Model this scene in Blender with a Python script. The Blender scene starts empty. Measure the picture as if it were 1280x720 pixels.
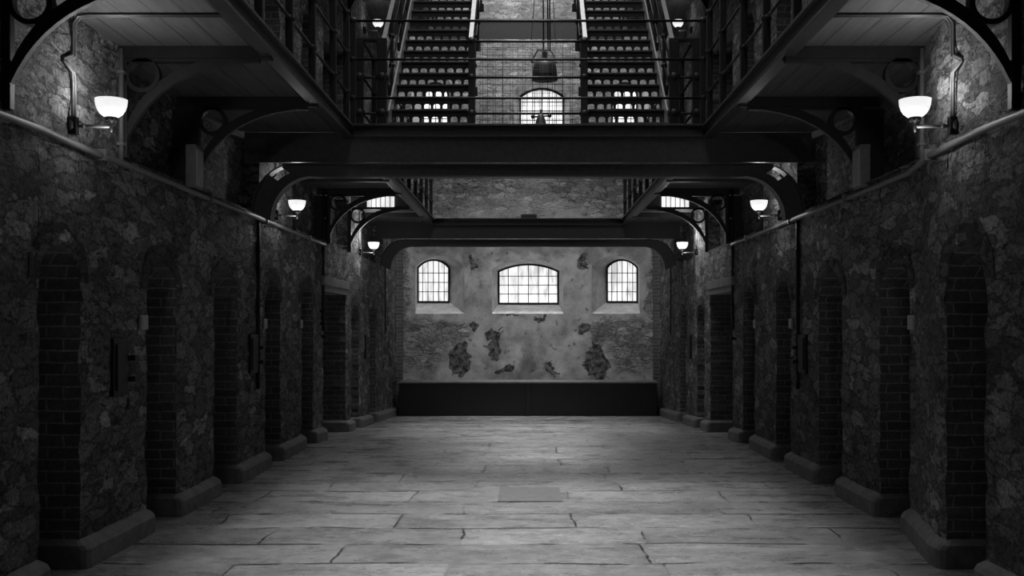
import bpy, bmesh, math, random
from mathutils import Vector, noise
PI = math.pi
rnd = random.Random(7)

# ------------------------------------------------------------------ camera, light, exposure
scn = bpy.context.scene
col = scn.collection
EYE, F = 1.66, 1300.0
cam_data = bpy.data.cameras.new('camera')
cam = bpy.data.objects.new('camera', cam_data); col.objects.link(cam)
cam.location = (0, 0, EYE); cam.rotation_euler = (PI/2, 0, 0)
cam_data.sensor_width = 36; cam_data.lens = 36*F/1280
cam_data.shift_x = -20/1280; cam_data.shift_y = 48/1280
cam_data.clip_start = 0.05; cam_data.clip_end = 200
scn.camera = cam
w = bpy.data.worlds.new('world'); scn.world = w; w.use_nodes = True
w.node_tree.nodes['Background'].inputs[0].default_value = (0.9, 0.9, 0.9, 1)
w.node_tree.nodes['Background'].inputs[1].default_value = 0.0
scn.view_settings.view_transform = 'Standard'
scn.view_settings.look = 'None'
scn.view_settings.gamma = 1
scn.view_settings.exposure = 0.0
scn.view_settings.use_curve_mapping = False
SKYLIGHT_POWER = 300
SKY_DIFFUSE = 480
END_WALL_FILL = 400
LAMP_POWER = 12.0
WINDOW_GLOW = 1.08
ROOF = 11.6
def area(name, loc, sx, sy, power, rot=(0, 0, 0), spread=PI):
    ld = bpy.data.lights.new(name, 'AREA'); ld.shape = 'RECTANGLE'
    ld.size = sx; ld.size_y = sy; ld.energy = power; ld.spread = spread
    o = bpy.data.objects.new(name, ld); o.location = loc; o.rotation_euler = rot
    col.objects.link(o); return o
area('skylight_shaft', (0, 13.0, ROOF-0.12), 1.5, 23, SKYLIGHT_POWER, spread=0.50)
area('skylight_diffuse', (0, 13.0, ROOF-0.14), 2.4, 23, SKY_DIFFUSE)
# added light tilted at the end wall to brighten it; glazing is flat
area('end_wall_fill', (0, 17.5, ROOF-0.5), 2.6, 3.0, END_WALL_FILL, rot=(math.radians(50), 0, 0))

# ------------------------------------------------------------------ materials
def nodes(m):
    m.use_nodes = True
    nt = m.node_tree; return nt, nt.nodes, nt.links, nt.nodes['Principled BSDF']
def g(v): return (v, v, v, 1)
def ramp(N, stops):
    r = N.new('ShaderNodeValToRGB'); e = r.color_ramp.elements
    e[0].position, e[0].color = stops[0][0], g(stops[0][1])
    e[1].position, e[1].color = stops[1][0], g(stops[1][1])
    for p, c in stops[2:]:
        k = e.new(p); k.color = g(c)
    return r
def mathn(N, L, op, a, b=None, c=None, clamp=False):
    n = N.new('ShaderNodeMath'); n.operation = op; n.use_clamp = clamp
    for i, v in enumerate((a, b, c)):
        if v is None: continue
        if isinstance(v, (int, float)): n.inputs[i].default_value = v
        else: L.new(v, n.inputs[i])
    return n.outputs[0]
def mixv(N, L, f, a, b, blend='MIX'):
    n = N.new('ShaderNodeMix'); n.data_type = 'RGBA'; n.blend_type = blend
    for i, v in ((0, f), (6, a), (7, b)):
        if isinstance(v, (int, float)): n.inputs[i].default_value = v if i == 0 else g(v)
        else: L.new(v, n.inputs[i])
    return n.outputs[2]
def noise_tex(N, L, vec, scale, detail=6, rough=0.6, dist=0):
    n = N.new('ShaderNodeTexNoise'); n.inputs['Scale'].default_value = scale
    n.inputs['Detail'].default_value = detail; n.inputs['Roughness'].default_value = rough
    n.inputs['Distortion'].default_value = dist
    L.new(vec, n.inputs['Vector']); return n.outputs[0]
def mapped(N, L, vec, scale=(1, 1, 1), rot=(0, 0, 0), loc=(0, 0, 0)):
    n = N.new('ShaderNodeMapping'); n.inputs['Scale'].default_value = scale
    n.inputs['Rotation'].default_value = rot; n.inputs['Location'].default_value = loc
    L.new(vec, n.inputs['Vector']); return n.outputs[0]
def warped(N, L, vec, scale, amt):
    n = N.new('ShaderNodeTexNoise'); n.inputs['Scale'].default_value = scale; n.inputs['Detail'].default_value = 4
    L.new(vec, n.inputs['Vector'])
    s = N.new('ShaderNodeVectorMath'); s.operation = 'SUBTRACT'; L.new(n.outputs['Color'], s.inputs[0]); s.inputs[1].default_value = (.5, .5, .5)
    k = N.new('ShaderNodeVectorMath'); k.operation = 'SCALE'; L.new(s.outputs[0], k.inputs[0]); k.inputs['Scale'].default_value = amt
    a = N.new('ShaderNodeVectorMath'); a.operation = 'ADD'; L.new(vec, a.inputs[0]); L.new(k.outputs[0], a.inputs[1])
    return a.outputs[0]
def bump(N, L, bs, h, strength, dist):
    b = N.new('ShaderNodeBump'); b.inputs['Strength'].default_value = strength; b.inputs['Distance'].default_value = dist
    L.new(h, b.inputs['Height']); L.new(b.outputs[0], bs.inputs['Normal'])

def plain(name, v, rough=0.6, metal=0.0, spec=0.5, var=0.15, nscale=18):
    m = bpy.data.materials.new(name); nt, N, L, bs = nodes(m)
    geo = N.new('ShaderNodeNewGeometry').outputs['Position']
    n = noise_tex(N, L, geo, nscale)
    r = ramp(N, [(0.3, v*(1-var)), (0.7, v*(1+var))]); L.new(n, r.inputs[0])
    L.new(r.outputs[0], bs.inputs['Base Color'])
    bs.inputs['Roughness'].default_value = rough; bs.inputs['Metallic'].default_value = metal
    bs.inputs['Specular IOR Level'].default_value = spec
    bump(N, L, bs, n, 0.25, 0.004)
    return m
def emissive(name, v, strength):
    m = bpy.data.materials.new(name); nt, N, L, bs = nodes(m)
    bs.inputs['Base Color'].default_value = g(v); bs.inputs['Emission Color'].default_value = g(1)
    bs.inputs['Emission Strength'].default_value = strength; bs.inputs['Roughness'].default_value = 0.3
    return m

def rubble_nodes(N, L, pos, lo, hi, mortar):
    """rough coursed rubble: returns colour and height sockets"""
    p0 = warped(N, L, mapped(N, L, pos, (3.4, 3.4, 8.5)), 1.1, 1.5)
    p = warped(N, L, p0, 6.0, 0.35)
    v = N.new('ShaderNodeTexVoronoi'); v.feature = 'F1'; v.inputs['Scale'].default_value = 1.0; L.new(p, v.inputs['Vector'])
    v.inputs['Randomness'].default_value = 0.9
    e = N.new('ShaderNodeTexVoronoi'); e.feature = 'DISTANCE_TO_EDGE'; e.inputs['Scale'].default_value = 1.0; L.new(p, e.inputs['Vector'])
    e.inputs['Randomness'].default_value = 0.9
    sep = N.new('ShaderNodeSeparateColor'); L.new(v.outputs['Color'], sep.inputs[0])
    fine = noise_tex(N, L, pos, 38, 8, 0.75)
    mid = noise_tex(N, L, mapped(N, L, pos, (1, 1, 2.4)), 9, 8, 0.7, 0.6)
    big = noise_tex(N, L, pos, 1.3, 5, 0.6)
    stone = ramp(N, [(0.0, lo), (0.6, lo+(hi-lo)*0.35), (0.85, lo+(hi-lo)*0.55), (1.0, hi)]); L.new(sep.outputs[0], stone.inputs[0])
    edge = ramp(N, [(0.0, 0.0), (0.10, 1.0)]); L.new(e.outputs['Distance'], edge.inputs[0])
    c = mixv(N, L, edge.outputs[0], mortar, stone.outputs[0])
    f = ramp(N, [(0.33, 0.3), (0.5, 1.0), (0.68, 1.8)]); L.new(fine, f.inputs[0])
    c = mixv(N, L, 1.0, c, f.outputs[0], 'MULTIPLY')
    pit = ramp(N, [(0.37, 0.1), (0.45, 0.9), (0.56, 1.0), (0.68, 1.7)]); L.new(mid, pit.inputs[0])
    c = mixv(N, L, 0.9, c, pit.outputs[0], 'MULTIPLY')
    f3 = ramp(N, [(0.3, 0.6), (0.7, 1.35)]); L.new(big, f3.inputs[0])
    c = mixv(N, L, 1.0, c, f3.outputs[0], 'MULTIPLY')
    h = mathn(N, L, 'MULTIPLY', edge.outputs[0], 0.35)
    h = mathn(N, L, 'MULTIPLY_ADD', fine, 0.4, h)
    h = mathn(N, L, 'MULTIPLY_ADD', mid, 1.2, h)
    return c, h
def rubble(name, lo, hi, mortar, bs_=0.9, bd=0.03):
    m = bpy.data.materials.new(name); nt, N, L, bs = nodes(m)
    geo = N.new('ShaderNodeNewGeometry').outputs['Position']
    c, h = rubble_nodes(N, L, geo, lo, hi, mortar)
    L.new(c, bs.inputs['Base Color']); bs.inputs['Roughness'].default_value = 0.85
    bs.inputs['Specular IOR Level'].default_value = 0.25
    bump(N, L, bs, h, bs_, bd); return m
def brick(name, a, b, mortar, flip=False):
    m = bpy.data.materials.new(name); nt, N, L, bs = nodes(m)
    geo = N.new('ShaderNodeNewGeometry').outputs['Position']
    s = N.new('ShaderNodeSeparateXYZ'); L.new(warped(N, L, geo, 6, 0.02), s.inputs[0])
    cmb = N.new('ShaderNodeCombineXYZ')
    u = mathn(N, L, 'ADD', s.outputs[0], s.outputs[1])
    L.new(u, cmb.inputs[0]); L.new(s.outputs[2], cmb.inputs[1])
    t = N.new('ShaderNodeTexBrick'); L.new(cmb.outputs[0], t.inputs['Vector'])
    t.inputs['Color1'].default_value = g(a); t.inputs['Color2'].default_value = g(b); t.inputs['Mortar'].default_value = g(mortar)
    t.inputs['Scale'].default_value = 1; t.inputs['Mortar Size'].default_value = 0.006
    t.inputs['Brick Width'].default_value = 0.24; t.inputs['Row Height'].default_value = 0.083
    n = noise_tex(N, L, geo, 30, 6, 0.7)
    r = ramp(N, [(0.3, 0.55), (0.7, 1.4)]); L.new(n, r.inputs[0])
    L.new(mixv(N, L, 1.0, t.outputs['Color'], r.outputs[0], 'MULTIPLY'), bs.inputs['Base Color'])
    bs.inputs['Roughness'].default_value = 0.8
    h = mathn(N, L, 'MULTIPLY_ADD', n, 0.6, mathn(N, L, 'SUBTRACT', 1.0, t.outputs['Fac']))
    bump(N, L, bs, h, 0.8, 0.012); return m

def floor_material():
    m = bpy.data.materials.new('worn stone flags'); nt, N, L, bs = nodes(m)
    geo = N.new('ShaderNodeNewGeometry').outputs['Position']
    p = warped(N, L, warped(N, L, geo, 0.7, 0.22), 7, 0.03)
    def bricks(ms):
        t = N.new('ShaderNodeTexBrick'); L.new(mapped(N, L, p, (1, 0.4, 1), loc=(0.55, 0.16, 0)), t.inputs['Vector'])
        t.offset = 0.37; t.squash = 1.5; t.squash_frequency = 3
        t.inputs['Color1'].default_value = g(0.19); t.inputs['Color2'].default_value = g(0.25); t.inputs['Mortar'].default_value = g(0.02)
        t.inputs['Scale'].default_value = 1; t.inputs['Mortar Size'].default_value = ms; t.inputs['Mortar Smooth'].default_value = 0.4
        t.inputs['Brick Width'].default_value = 1.5; t.inputs['Row Height'].default_value = 0.256
        return t
    t = bricks(0.010); base = bricks(0.0)
    wear = ramp(N, [(0.46, 0.15), (0.52, 1.0)]); L.new(noise_tex(N, L, geo, 1.1, 5, 0.65), wear.inputs[0])
    n1 = noise_tex(N, L, mapped(N, L, geo, (0.75, 1.2, 1)), 1.1, 8, 0.68)
    r1 = ramp(N, [(0.32, 0.6), (0.5, 1.0), (0.68, 1.3)]); L.new(n1, r1.inputs[0])
    n2 = noise_tex(N, L, geo, 60, 8, 0.8)
    r2 = ramp(N, [(0.3, 0.7), (0.7, 1.3)]); L.new(n2, r2.inputs[0])
    n3 = noise_tex(N, L, geo, 9, 7, 0.7)
    r3 = ramp(N, [(0.35, 0.7), (0.65, 1.2)]); L.new(n3, r3.inputs[0])
    joint = mathn(N, L, 'MULTIPLY', t.outputs['Fac'], wear.outputs[0])
    c = mixv(N, L, joint, base.outputs['Color'], 0.02)
    for r in (r1, r2, r3): c = mixv(N, L, 1.0, c, r.outputs[0], 'MULTIPLY')
    L.new(c, bs.inputs['Base Color'])
    rr = ramp(N, [(0.40, 0.16), (0.60, 0.52)]); L.new(noise_tex(N, L, mapped(N, L, geo, (0.8, 1.8, 1)), 2.2, 6, 0.7), rr.inputs[0])
    L.new(rr.outputs[0], bs.inputs['Roughness']); bs.inputs['Specular IOR Level'].default_value = 0.5
    h = mathn(N, L, 'MULTIPLY_ADD', n2, 0.3, mathn(N, L, 'MULTIPLY', joint, -1.2))
    h = mathn(N, L, 'MULTIPLY_ADD', n3, 0.7, h)
    h = mathn(N, L, 'MULTIPLY_ADD', noise_tex(N, L, mapped(N, L, geo, (0.6, 1.8, 1)), 3.0, 3), 2.0, h)
    bump(N, L, bs, h, 0.8, 0.014)
    return m

def ellipse_mask(N, L, x, z, cx, cz, rx, rz):
    a = mathn(N, L, 'POWER', mathn(N, L, 'DIVIDE', mathn(N, L, 'ABSOLUTE', mathn(N, L, 'SUBTRACT', x, cx)), rx), 2)
    b = mathn(N, L, 'POWER', mathn(N, L, 'DIVIDE', mathn(N, L, 'ABSOLUTE', mathn(N, L, 'SUBTRACT', z, cz)), rz), 2)
    return mathn(N, L, 'SUBTRACT', 1.0, mathn(N, L, 'ADD', a, b))
def back_wall_material():
    m = bpy.data.materials.new('peeling plaster over rubble'); nt, N, L, bs = nodes(m)
    geo = N.new('ShaderNodeNewGeometry').outputs['Position']
    s = N.new('ShaderNodeSeparateXYZ'); L.new(warped(N, L, warped(N, L, geo, 2.2, 0.75), 9, 0.22), s.inputs[0])
    x, z = s.outputs[0], s.outputs[2]
    def patches(lst, soft=0.15):
        out = None
        for a in lst:
            e = ellipse_mask(N, L, x, z, *a)
            out = e if out is None else mathn(N, L, 'MAXIMUM', out, e)
        r = ramp(N, [(0.0, 0.0), (soft, 1.0)]); L.new(out, r.inputs[0]); return r.outputs[0]
    rub = patches([(-2.55, 1.2, 0.75, 0.85), (2.55, 1.2, 0.75, 0.85), (-1.9, 1.55, 0.6, 0.3), (1.9, 1.55, 0.6, 0.3),
                   (-2.1, 4.9, 1.3, 0.9), (2.1, 4.9, 1.3, 0.9), (-0.9, 5.0, 0.8, 0.45), (1.0, 4.9, 0.8, 0.5),
                   (-3.0, 2.6, 0.24, 1.5), (3.0, 2.6, 0.24, 1.5)], 0.6)
    dark = patches([(-0.80, 1.25, 0.16, 0.42), (-1.62, 0.85, 0.28, 0.48), (1.62, 0.85, 0.28, 0.48),
                    (-0.55, 0.62, 0.22, 0.12), (0.55, 0.62, 0.22, 0.12), (-1.35, 1.75, 0.12, 0.12),
                    (1.35, 1.65, 0.14, 0.18), (0.25, 1.8, 0.16, 0.07), (-0.35, 1.95, 0.3, 0.05), (-1.3, 3.1, 0.1, 0.2),
                    (1.3, 3.1, 0.1, 0.2)])
    damp = patches([(0, 0.95, 0.24, 0.65), (0.0, 0.45, 1.2, 0.14), (-1.45, 3.35, 0.25, 0.3), (1.45, 3.35, 0.25, 0.3), (0.0, 3.5, 0.9, 0.15), (-2.2, 3.5, 0.6, 0.2), (2.2, 3.5, 0.6, 0.2)], 0.8)
    n1 = noise_tex(N, L, geo, 2.0, 7, 0.62)
    pl = ramp(N, [(0.3, 0.17), (0.5, 0.38), (0.7, 0.54)]); L.new(n1, pl.inputs[0])
    sp = ramp(N, [(0.33, 0.2), (0.40, 0.85), (0.5, 1.0)]); L.new(noise_tex(N, L, geo, 5.5, 7, 0.7, 0.4), sp.inputs[0])
    c = mixv(N, L, 0.9, pl.outputs[0], sp.outputs[0], 'MULTIPLY')
    c = mixv(N, L, mathn(N, L, 'MULTIPLY', damp, 0.5), c, 0.10)
    rc, rh = rubble_nodes(N, L, geo, 0.18, 0.46, 0.12)
    upper = ramp(N, [(0.0, 0.0), (0.3, 0.8)]); L.new(ellipse_mask(N, L, x, z, 0, 8.0, 9.0, 4.0), upper.inputs[0])
    rub = mathn(N, L, 'MAXIMUM', rub, upper.outputs[0])
    c = mixv(N, L, rub, c, rc)
    dk = ramp(N, [(0.4, 0.015), (0.6, 0.16)]); L.new(noise_tex(N, L, geo, 9, 6), dk.inputs[0])
    c = mixv(N, L, dark, c, dk.outputs[0])
    L.new(c, bs.inputs['Base Color']); bs.inputs['Roughness'].default_value = 0.85
    h = mathn(N, L, 'MULTIPLY', mathn(N, L, 'MAXIMUM', rub, dark), -0.8)
    h = mathn(N, L, 'ADD', h, mathn(N, L, 'MULTIPLY', rh, mathn(N, L, 'MULTIPLY_ADD', rub, 0.9, 0.08)))
    h = mathn(N, L, 'MULTIPLY_ADD', n1, 0.6, h)
    h = mathn(N, L, 'MULTIPLY_ADD', sp.outputs[0], 0.3, h)
    bump(N, L, bs, h, 0.9, 0.035); return m
def plank_material():
    m = bpy.data.materials.new('gallery soffit planks'); nt, N, L, bs = nodes(m)
    geo = N.new('ShaderNodeNewGeometry').outputs['Position']
    s = N.new('ShaderNodeSeparateXYZ'); L.new(geo, s.inputs[0])
    fr = mathn(N, L, 'FRACT', mathn(N, L, 'DIVIDE', mathn(N, L, 'ADD', s.outputs[0], 10.05), 0.215))
    j = mathn(N, L, 'GREATER_THAN', fr, 0.045)
    n = noise_tex(N, L, mapped(N, L, geo, (9, 0.8, 9)), 2, 6, 0.65)
    r = ramp(N, [(0.3, 0.04), (0.7, 0.075)]); L.new(n, r.inputs[0])
    L.new(mixv(N, L, j, 0.006, r.outputs[0]), bs.inputs['Base Color'])
    bs.inputs['Roughness'].default_value = 0.75
    bump(N, L, bs, mathn(N, L, 'ADD', j, mathn(N, L, 'MULTIPLY', n, 0.3)), 0.5, 0.01)
    return m
def pane_material():
    m = bpy.data.materials.new('bright frosted window glass'); nt, N, L, bs = nodes(m)
    geo = N.new('ShaderNodeNewGeometry').outputs['Position']
    n = noise_tex(N, L, mapped(N, L, geo, (5, 5, 1.0)), 1.5, 3, 0.6)
    r = ramp(N, [(0.36, 0.50), (0.46, 0.78), (0.56, 0.92)]); L.new(n, r.inputs[0])
    bs.inputs['Base Color'].default_value = g(0.5); L.new(r.outputs[0], bs.inputs['Emission Color'])
    bs.inputs['Emission Strength'].default_value = WINDOW_GLOW; bs.inputs['Roughness'].default_value = 0.4
    return m

M = dict(
    stone=rubble('dark rubble masonry', 0.09, 0.34, 0.06, 1.0, 0.05),
    vouss=rubble('dark voussoir stones', 0.035, 0.11, 0.02, 1.0, 0.04),
    brick=brick('dark brick jambs', 0.06, 0.10, 0.20),
    plinth=plain('worn stone plinth', 0.14, 0.8, var=0.35, nscale=9),
    back=back_wall_material(), floor=floor_material(), plank=plank_material(), pane=pane_material(),
    reveal=plain('limewashed window reveal', 0.55, 0.8, var=0.25, nscale=5),
    iron=plain('black painted iron', 0.009, 0.55, spec=0.25, var=0.3),
    steel=plain('dark grey painted steel', 0.030, 0.42, spec=0.4, var=0.3),
    grey=plain('pale grey painted steel', 0.15, 0.45, var=0.15),
    pipe=plain('grey painted pipe', 0.10, 0.55, var=0.2),
    dark=plain('black timber', 0.012, 0.7, var=0.3),  # one near-black base tone for recess backs, boards and box covers
    bench=plain('black stage boarding', 0.010, 0.6, var=0.3, nscale=6),
    benchtop=plain('worn stage top boards', 0.16, 0.45, var=0.3, nscale=6),
    conduit=plain('dark grey conduit', 0.06, 0.45, var=0.2),
    sign=plain('pale enamel plate', 0.22, 0.5, var=0.1),
    roof=plain('grey roof boarding', 0.10, 0.8),
    rope=plain('pale rope', 0.35, 0.8),
    cover=plain('dark stone cover slab', 0.12, 0.5, var=0.3, nscale=12),
    lamp=emissive('glowing opal glass', 0.8, 0.85),
    skyglass=emissive('bright skylight glass', 0.8, 1.0),
)

# ------------------------------------------------------------------ mesh helpers
class MB:
    def __init__(s): s.v = []; s.f = []; s.m = []; s.smooth = []
    def face(s, pts, mi=0, sm=False):
        b = len(s.v); s.v += [tuple(p) for p in pts]; s.f.append(tuple(range(b, b+len(pts)))); s.m.append(mi); s.smooth.append(sm)
    def box(s, x0, x1, y0, y1, z0, z1, mi=0, bev=0.0):
        if bev <= 0 or bev*2.2 > min(x1-x0, y1-y0, z1-z0):
            b = len(s.v)
            s.v += [(x, y, z) for z in (z0, z1) for y in (y0, y1) for x in (x0, x1)]
            for f in ((0, 2, 3, 1), (4, 5, 7, 6), (0, 1, 5, 4), (2, 6, 7, 3), (0, 4, 6, 2), (1, 3, 7, 5)):
                s.f.append(tuple(b+i for i in f)); s.m.append(mi); s.smooth.append(False)
        else:
            bm = bmesh.new(); bmesh.ops.create_cube(bm, size=1)
            for q in bm.verts: q.co = Vector(((x0+x1)/2+q.co.x*(x1-x0), (y0+y1)/2+q.co.y*(y1-y0), (z0+z1)/2+q.co.z*(z1-z0)))
            bmesh.ops.bevel(bm, geom=bm.edges[:], offset=bev, segments=2, affect='EDGES', profile=0.6)
            b = len(s.v); bm.verts.index_update(); s.v += [tuple(q.co) for q in bm.verts]
            for f in bm.faces: s.f.append(tuple(b+q.index for q in f.verts)); s.m.append(mi); s.smooth.append(False)
            bm.free()
    def tube(s, pts, r, n=10, mi=0, cap=True):
        pts = [Vector(p) for p in pts]; b = len(s.v); up = None
        for i, p in enumerate(pts):
            t = (pts[min(i+1, len(pts)-1)]-pts[max(i-1, 0)]).normalized()
            if up is None:
                up = t.orthogonal().normalized()
            else:
                up = (up - t*up.dot(t)).normalized()
            q = t.cross(up); rr = r[i] if isinstance(r, (list, tuple)) else r
            for k in range(n):
                a = 2*PI*k/n; s.v.append(tuple(p+up*math.cos(a)*rr+q*math.sin(a)*rr))
        for i in range(len(pts)-1):
            for k in range(n):
                s.f.append((b+i*n+k, b+i*n+(k+1) % n, b+(i+1)*n+(k+1) % n, b+(i+1)*n+k)); s.m.append(mi); s.smooth.append(True)
        if cap:
            s.f.append(tuple(b+k for k in reversed(range(n)))); s.m.append(mi); s.smooth.append(False)
            s.f.append(tuple(b+(len(pts)-1)*n+k for k in range(n))); s.m.append(mi); s.smooth.append(False)
    def lathe(s, c, prof, n=20, mi=0):
        b = len(s.v)
        for r, z in prof:
            for k in range(n):
                a = 2*PI*k/n; s.v.append((c[0]+r*math.cos(a), c[1]+r*math.sin(a), c[2]+z))
        for i in range(len(prof)-1):
            for k in range(n):
                s.f.append((b+i*n+k, b+i*n+(k+1) % n, b+(i+1)*n+(k+1) % n, b+(i+1)*n+k)); s.m.append(mi); s.smooth.append(True)
    def band(s, inner, outer, y0, y1, mi=0, closed=False):
        """solid between two polylines of (x,z), from y0 to y1"""
        n = len(inner); b = len(s.v)
        for (x, z), (X, Z) in zip(inner, outer):
            s.v += [(x, y0, z), (X, y0, Z), (X, y1, Z), (x, y1, z)]
        for i in range(n if closed else n-1):
            j = (i+1) % n
            for k in range(4):
                s.f.append((b+i*4+k, b+i*4+(k+1) % 4, b+j*4+(k+1) % 4, b+j*4+k)); s.m.append(mi); s.smooth.append(False)
        if not closed:
            for i in (0, n-1):
                s.f.append((b+i*4, b+i*4+1, b+i*4+2, b+i*4+3)); s.m.append(mi); s.smooth.append(False)
    def ball(s, c, r, mi=0, n=10):
        s.lathe(c, [(max(1e-4, r*math.sin(PI*i/6)), -r*math.cos(PI*i/6)) for i in range(7)], n, mi)
    def build(s, name, mats, parent=None, fix=True):
        me = bpy.data.meshes.new(name); me.from_pydata(s.v, [], s.f)
        for m in (mats if isinstance(mats, (list, tuple)) else [mats]): me.materials.append(m)
        for p, mi, sm in zip(me.polygons, s.m, s.smooth): p.material_index = mi; p.use_smooth = sm
        if fix:
            bm = bmesh.new(); bm.from_mesh(me); bmesh.ops.recalc_face_normals(bm, faces=bm.faces[:]); bm.to_mesh(me); bm.free()
        o = bpy.data.objects.new(name, me); col.objects.link(o)
        if parent is not None: o.parent = parent; o.matrix_parent_inverse = parent.matrix_basis.inverted()
        return o
def thing(name, label, cat, loc=(0, 0, 0), group=None):
    o = bpy.data.objects.new(name, None); col.objects.link(o); o.location = loc; o.empty_display_size = 0.1
    o['label'] = label; o['category'] = cat
    if group: o['group'] = group
    return o
def tag(o, label, cat, group=None):
    o['label'] = label; o['category'] = cat
    if group: o['group'] = group
    return o
def struct(o, label=None):
    o['kind'] = 'structure'
    if label: o['label'] = label
    return o

# ------------------------------------------------------------------ the plan of the hall
W = 3.08                       # half width
D_END = 24.56                  # end wall
DECK = 3.77                    # underside of the gallery
def floor_z(d): return 0.0 if d < 14.6 else -0.042*(d-14.6)
def wall_x(side, d):
    if side < 0: return W
    if d <= 7.3: return 2.88
    if d >= 8.3: return W
    return 2.88+(W-2.88)*(d-7.3)/1.0
XE = 1.92                      # gallery edge
SIDE = {-1: 'left', 1: 'right'}

# floor: gently falling towards the end wall
b = MB()
ys = [-3, 0, 5, 10, 14.6, 17, 20, 25.6]
for i in range(len(ys)-1):
    b.face([(-4, ys[i], floor_z(ys[i])), (4, ys[i], floor_z(ys[i])), (4, ys[i+1], floor_z(ys[i+1])), (-4, ys[i+1], floor_z(ys[i+1]))])
struct(b.build('floor', M['floor']), 'worn grey stone flag floor of the hall')

# side walls ------------------------------------------------------
CELLS = [(4.45, 5.15), (6.54, 7.15), (8.39, 9.10), (10.20, 11.00), (12.20, 12.90), (14.15, 14.88), (18.15, 18.90), (20.25, 21.0)]
DOORWAY = (15.64, 17.55)
def openings(z_spring, z_crown, z_flat):
    o = [(a, c, z_spring, z_crown) for a, c in CELLS] + [(DOORWAY[0], DOORWAY[1], z_flat, z_flat)]
    return sorted(o)
RECESS = [(7.87, 11.9), (13.66, 17.8), (19.3, 21.9)]
LEDGE = 2.95
def disp(x, y, z):
    p = Vector((x*0.2+11, y*1.0, z*1.6))
    return 0.016*noise.noise(p*3.2) + 0.012*noise.noise(p*8.5) + 0.010*noise.noise(Vector((3, y*5, z*11)))
def jit(d, z): return 0.032*noise.noise(Vector((d*3.3, 7.7, z*9.0)))
def head(a, c, zs, zc, d):
    if zc <= zs+1e-6: return zs
    t = (d-(a+c)/2)/((c-a)/2); return zs+(zc-zs)*math.sqrt(max(0, 1-t*t))
def side_wall(side):
    b = MB(); s = side
    def P(d, z, off=0.0, rough=True):
        return (s*(wall_x(s, d)+off+(disp(s, d, z) if rough else 0)), d, z)
    def patch(d0, d1, zlo, zhi, off=0.0, e0=False, e1=False, mi=0, step=0.11):
        nd = max(1, int((d1-d0)/step)); nz = max(1, int((zhi(0)-min(zlo(d0), zlo(d1)))/step))
        base = len(b.v)
        for j in range(nz+1):
            for i in range(nd+1):
                d = d0+(d1-d0)*i/nd; z = zlo(d)+(zhi(d)-zlo(d))*j/nz
                dd = d
                if i == 0 and e0: dd += jit(d0, z)
                if i == nd and e1: dd += jit(d1, z)
                b.v.append(P(dd, z, off))
        for j in range(nz):
            for i in range(nd):
                q = base+j*(nd+1)+i
                b.f.append((q, q+1, q+nd+2, q+nd+1)); b.m.append(mi); b.smooth.append(True)
    def level(z0f, z1, ops, d0, d1, depth=0.55):
        cur = d0; first = True
        for a, c, zs, zc in ops:
            zsf = zs+z0f(a); zcf = zc+z0f(a)
            patch(cur, a, z0f, lambda d: zsf, e0=not first, e1=True)
            patch(cur, a, lambda d: zsf, lambda d: z1)
            patch(a, c, lambda d: head(a, c, zsf, zcf, d), lambda d: z1, step=0.06)
            for dd in (a, c):                      # brick jambs
                n = 26; lo = z0f(dd)-0.02
                for k in range(n):
                    za, zb = lo+(zsf-lo)*k/n, lo+(zsf-lo)*(k+1)/n
                    pa, pb = P(dd+jit(dd, za), za), P(dd+jit(dd, zb), zb)
                    b.face([pa, pb, (s*(wall_x(s, dd)+depth), dd, zb), (s*(wall_x(s, dd)+depth), dd, za)], 1)
            if zc > zs:                            # dark voussoir ring round the head
                n = 12; tw = 0.15; mid = (a+c)/2; hw = (c-a)/2; hh = zcf-zsf
                for k in range(n):
                    t0, t1 = PI-PI*k/n, PI-PI*(k+1)/n
                    def q(t, r_): return (mid+(hw+r_)*math.cos(t), zsf+(hh+r_)*math.sin(t))
                    e = 0.05*noise.noise(Vector((k*1.7, a*3, 1)))
                    pts = [q(t0, 0), q(t1, 0), q(t1, tw+e), q(t0, tw+e)]
                    b.face([P(d_, z_, -0.007) for d_, z_ in pts], 3)
            n = 12
            for k in range(n):                     # soffit of the arch
                da, db = a+(c-a)*k/n, a+(c-a)*(k+1)/n
                ha, hb = head(a, c, zsf, zcf, da), head(a, c, zsf, zcf, db)
                b.face([P(da, ha), P(db, hb), (s*(wall_x(s, db)+depth), db, hb), (s*(wall_x(s, da)+depth), da, ha)], 1)
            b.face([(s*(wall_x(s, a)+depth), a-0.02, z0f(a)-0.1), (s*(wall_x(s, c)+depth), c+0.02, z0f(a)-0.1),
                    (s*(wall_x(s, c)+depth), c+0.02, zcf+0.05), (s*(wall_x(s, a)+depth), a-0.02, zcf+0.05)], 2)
            cur = c; first = False
        patch(cur, d1, z0f, lambda d: z1, e0=True)
    level(floor_z, LEDGE, openings(1.96, 2.2, 2.42), -3, D_END)
    # above the ledge: wall steps back between the lamp piers
    cur = -3; R = 0.2
    for a, c in RECESS:
        patch(cur, a, lambda d: LEDGE, lambda d: DECK+0.05)
        patch(a, c, lambda d: LEDGE, lambda d: DECK+0.05, off=R)
        for dd in (a, c):
            b.face([P(dd, LEDGE, 0), P(dd, LEDGE, R), P(dd, DECK+.05, R), P(dd, DECK+.05, 0)])
        b.face([P(a, LEDGE, 0), P(c, LEDGE, 0), P(c, LEDGE, R), P(a, LEDGE, R)])
        cur = c
    patch(cur, D_END, lambda d: LEDGE, lambda d: DECK+0.05)
    level(lambda d: 3.82, 7.85, openings(1.96, 2.2, 2.42), -3, D_END)
    patch(-3, D_END, lambda d: 7.85, lambda d: ROOF, step=0.5)
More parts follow.
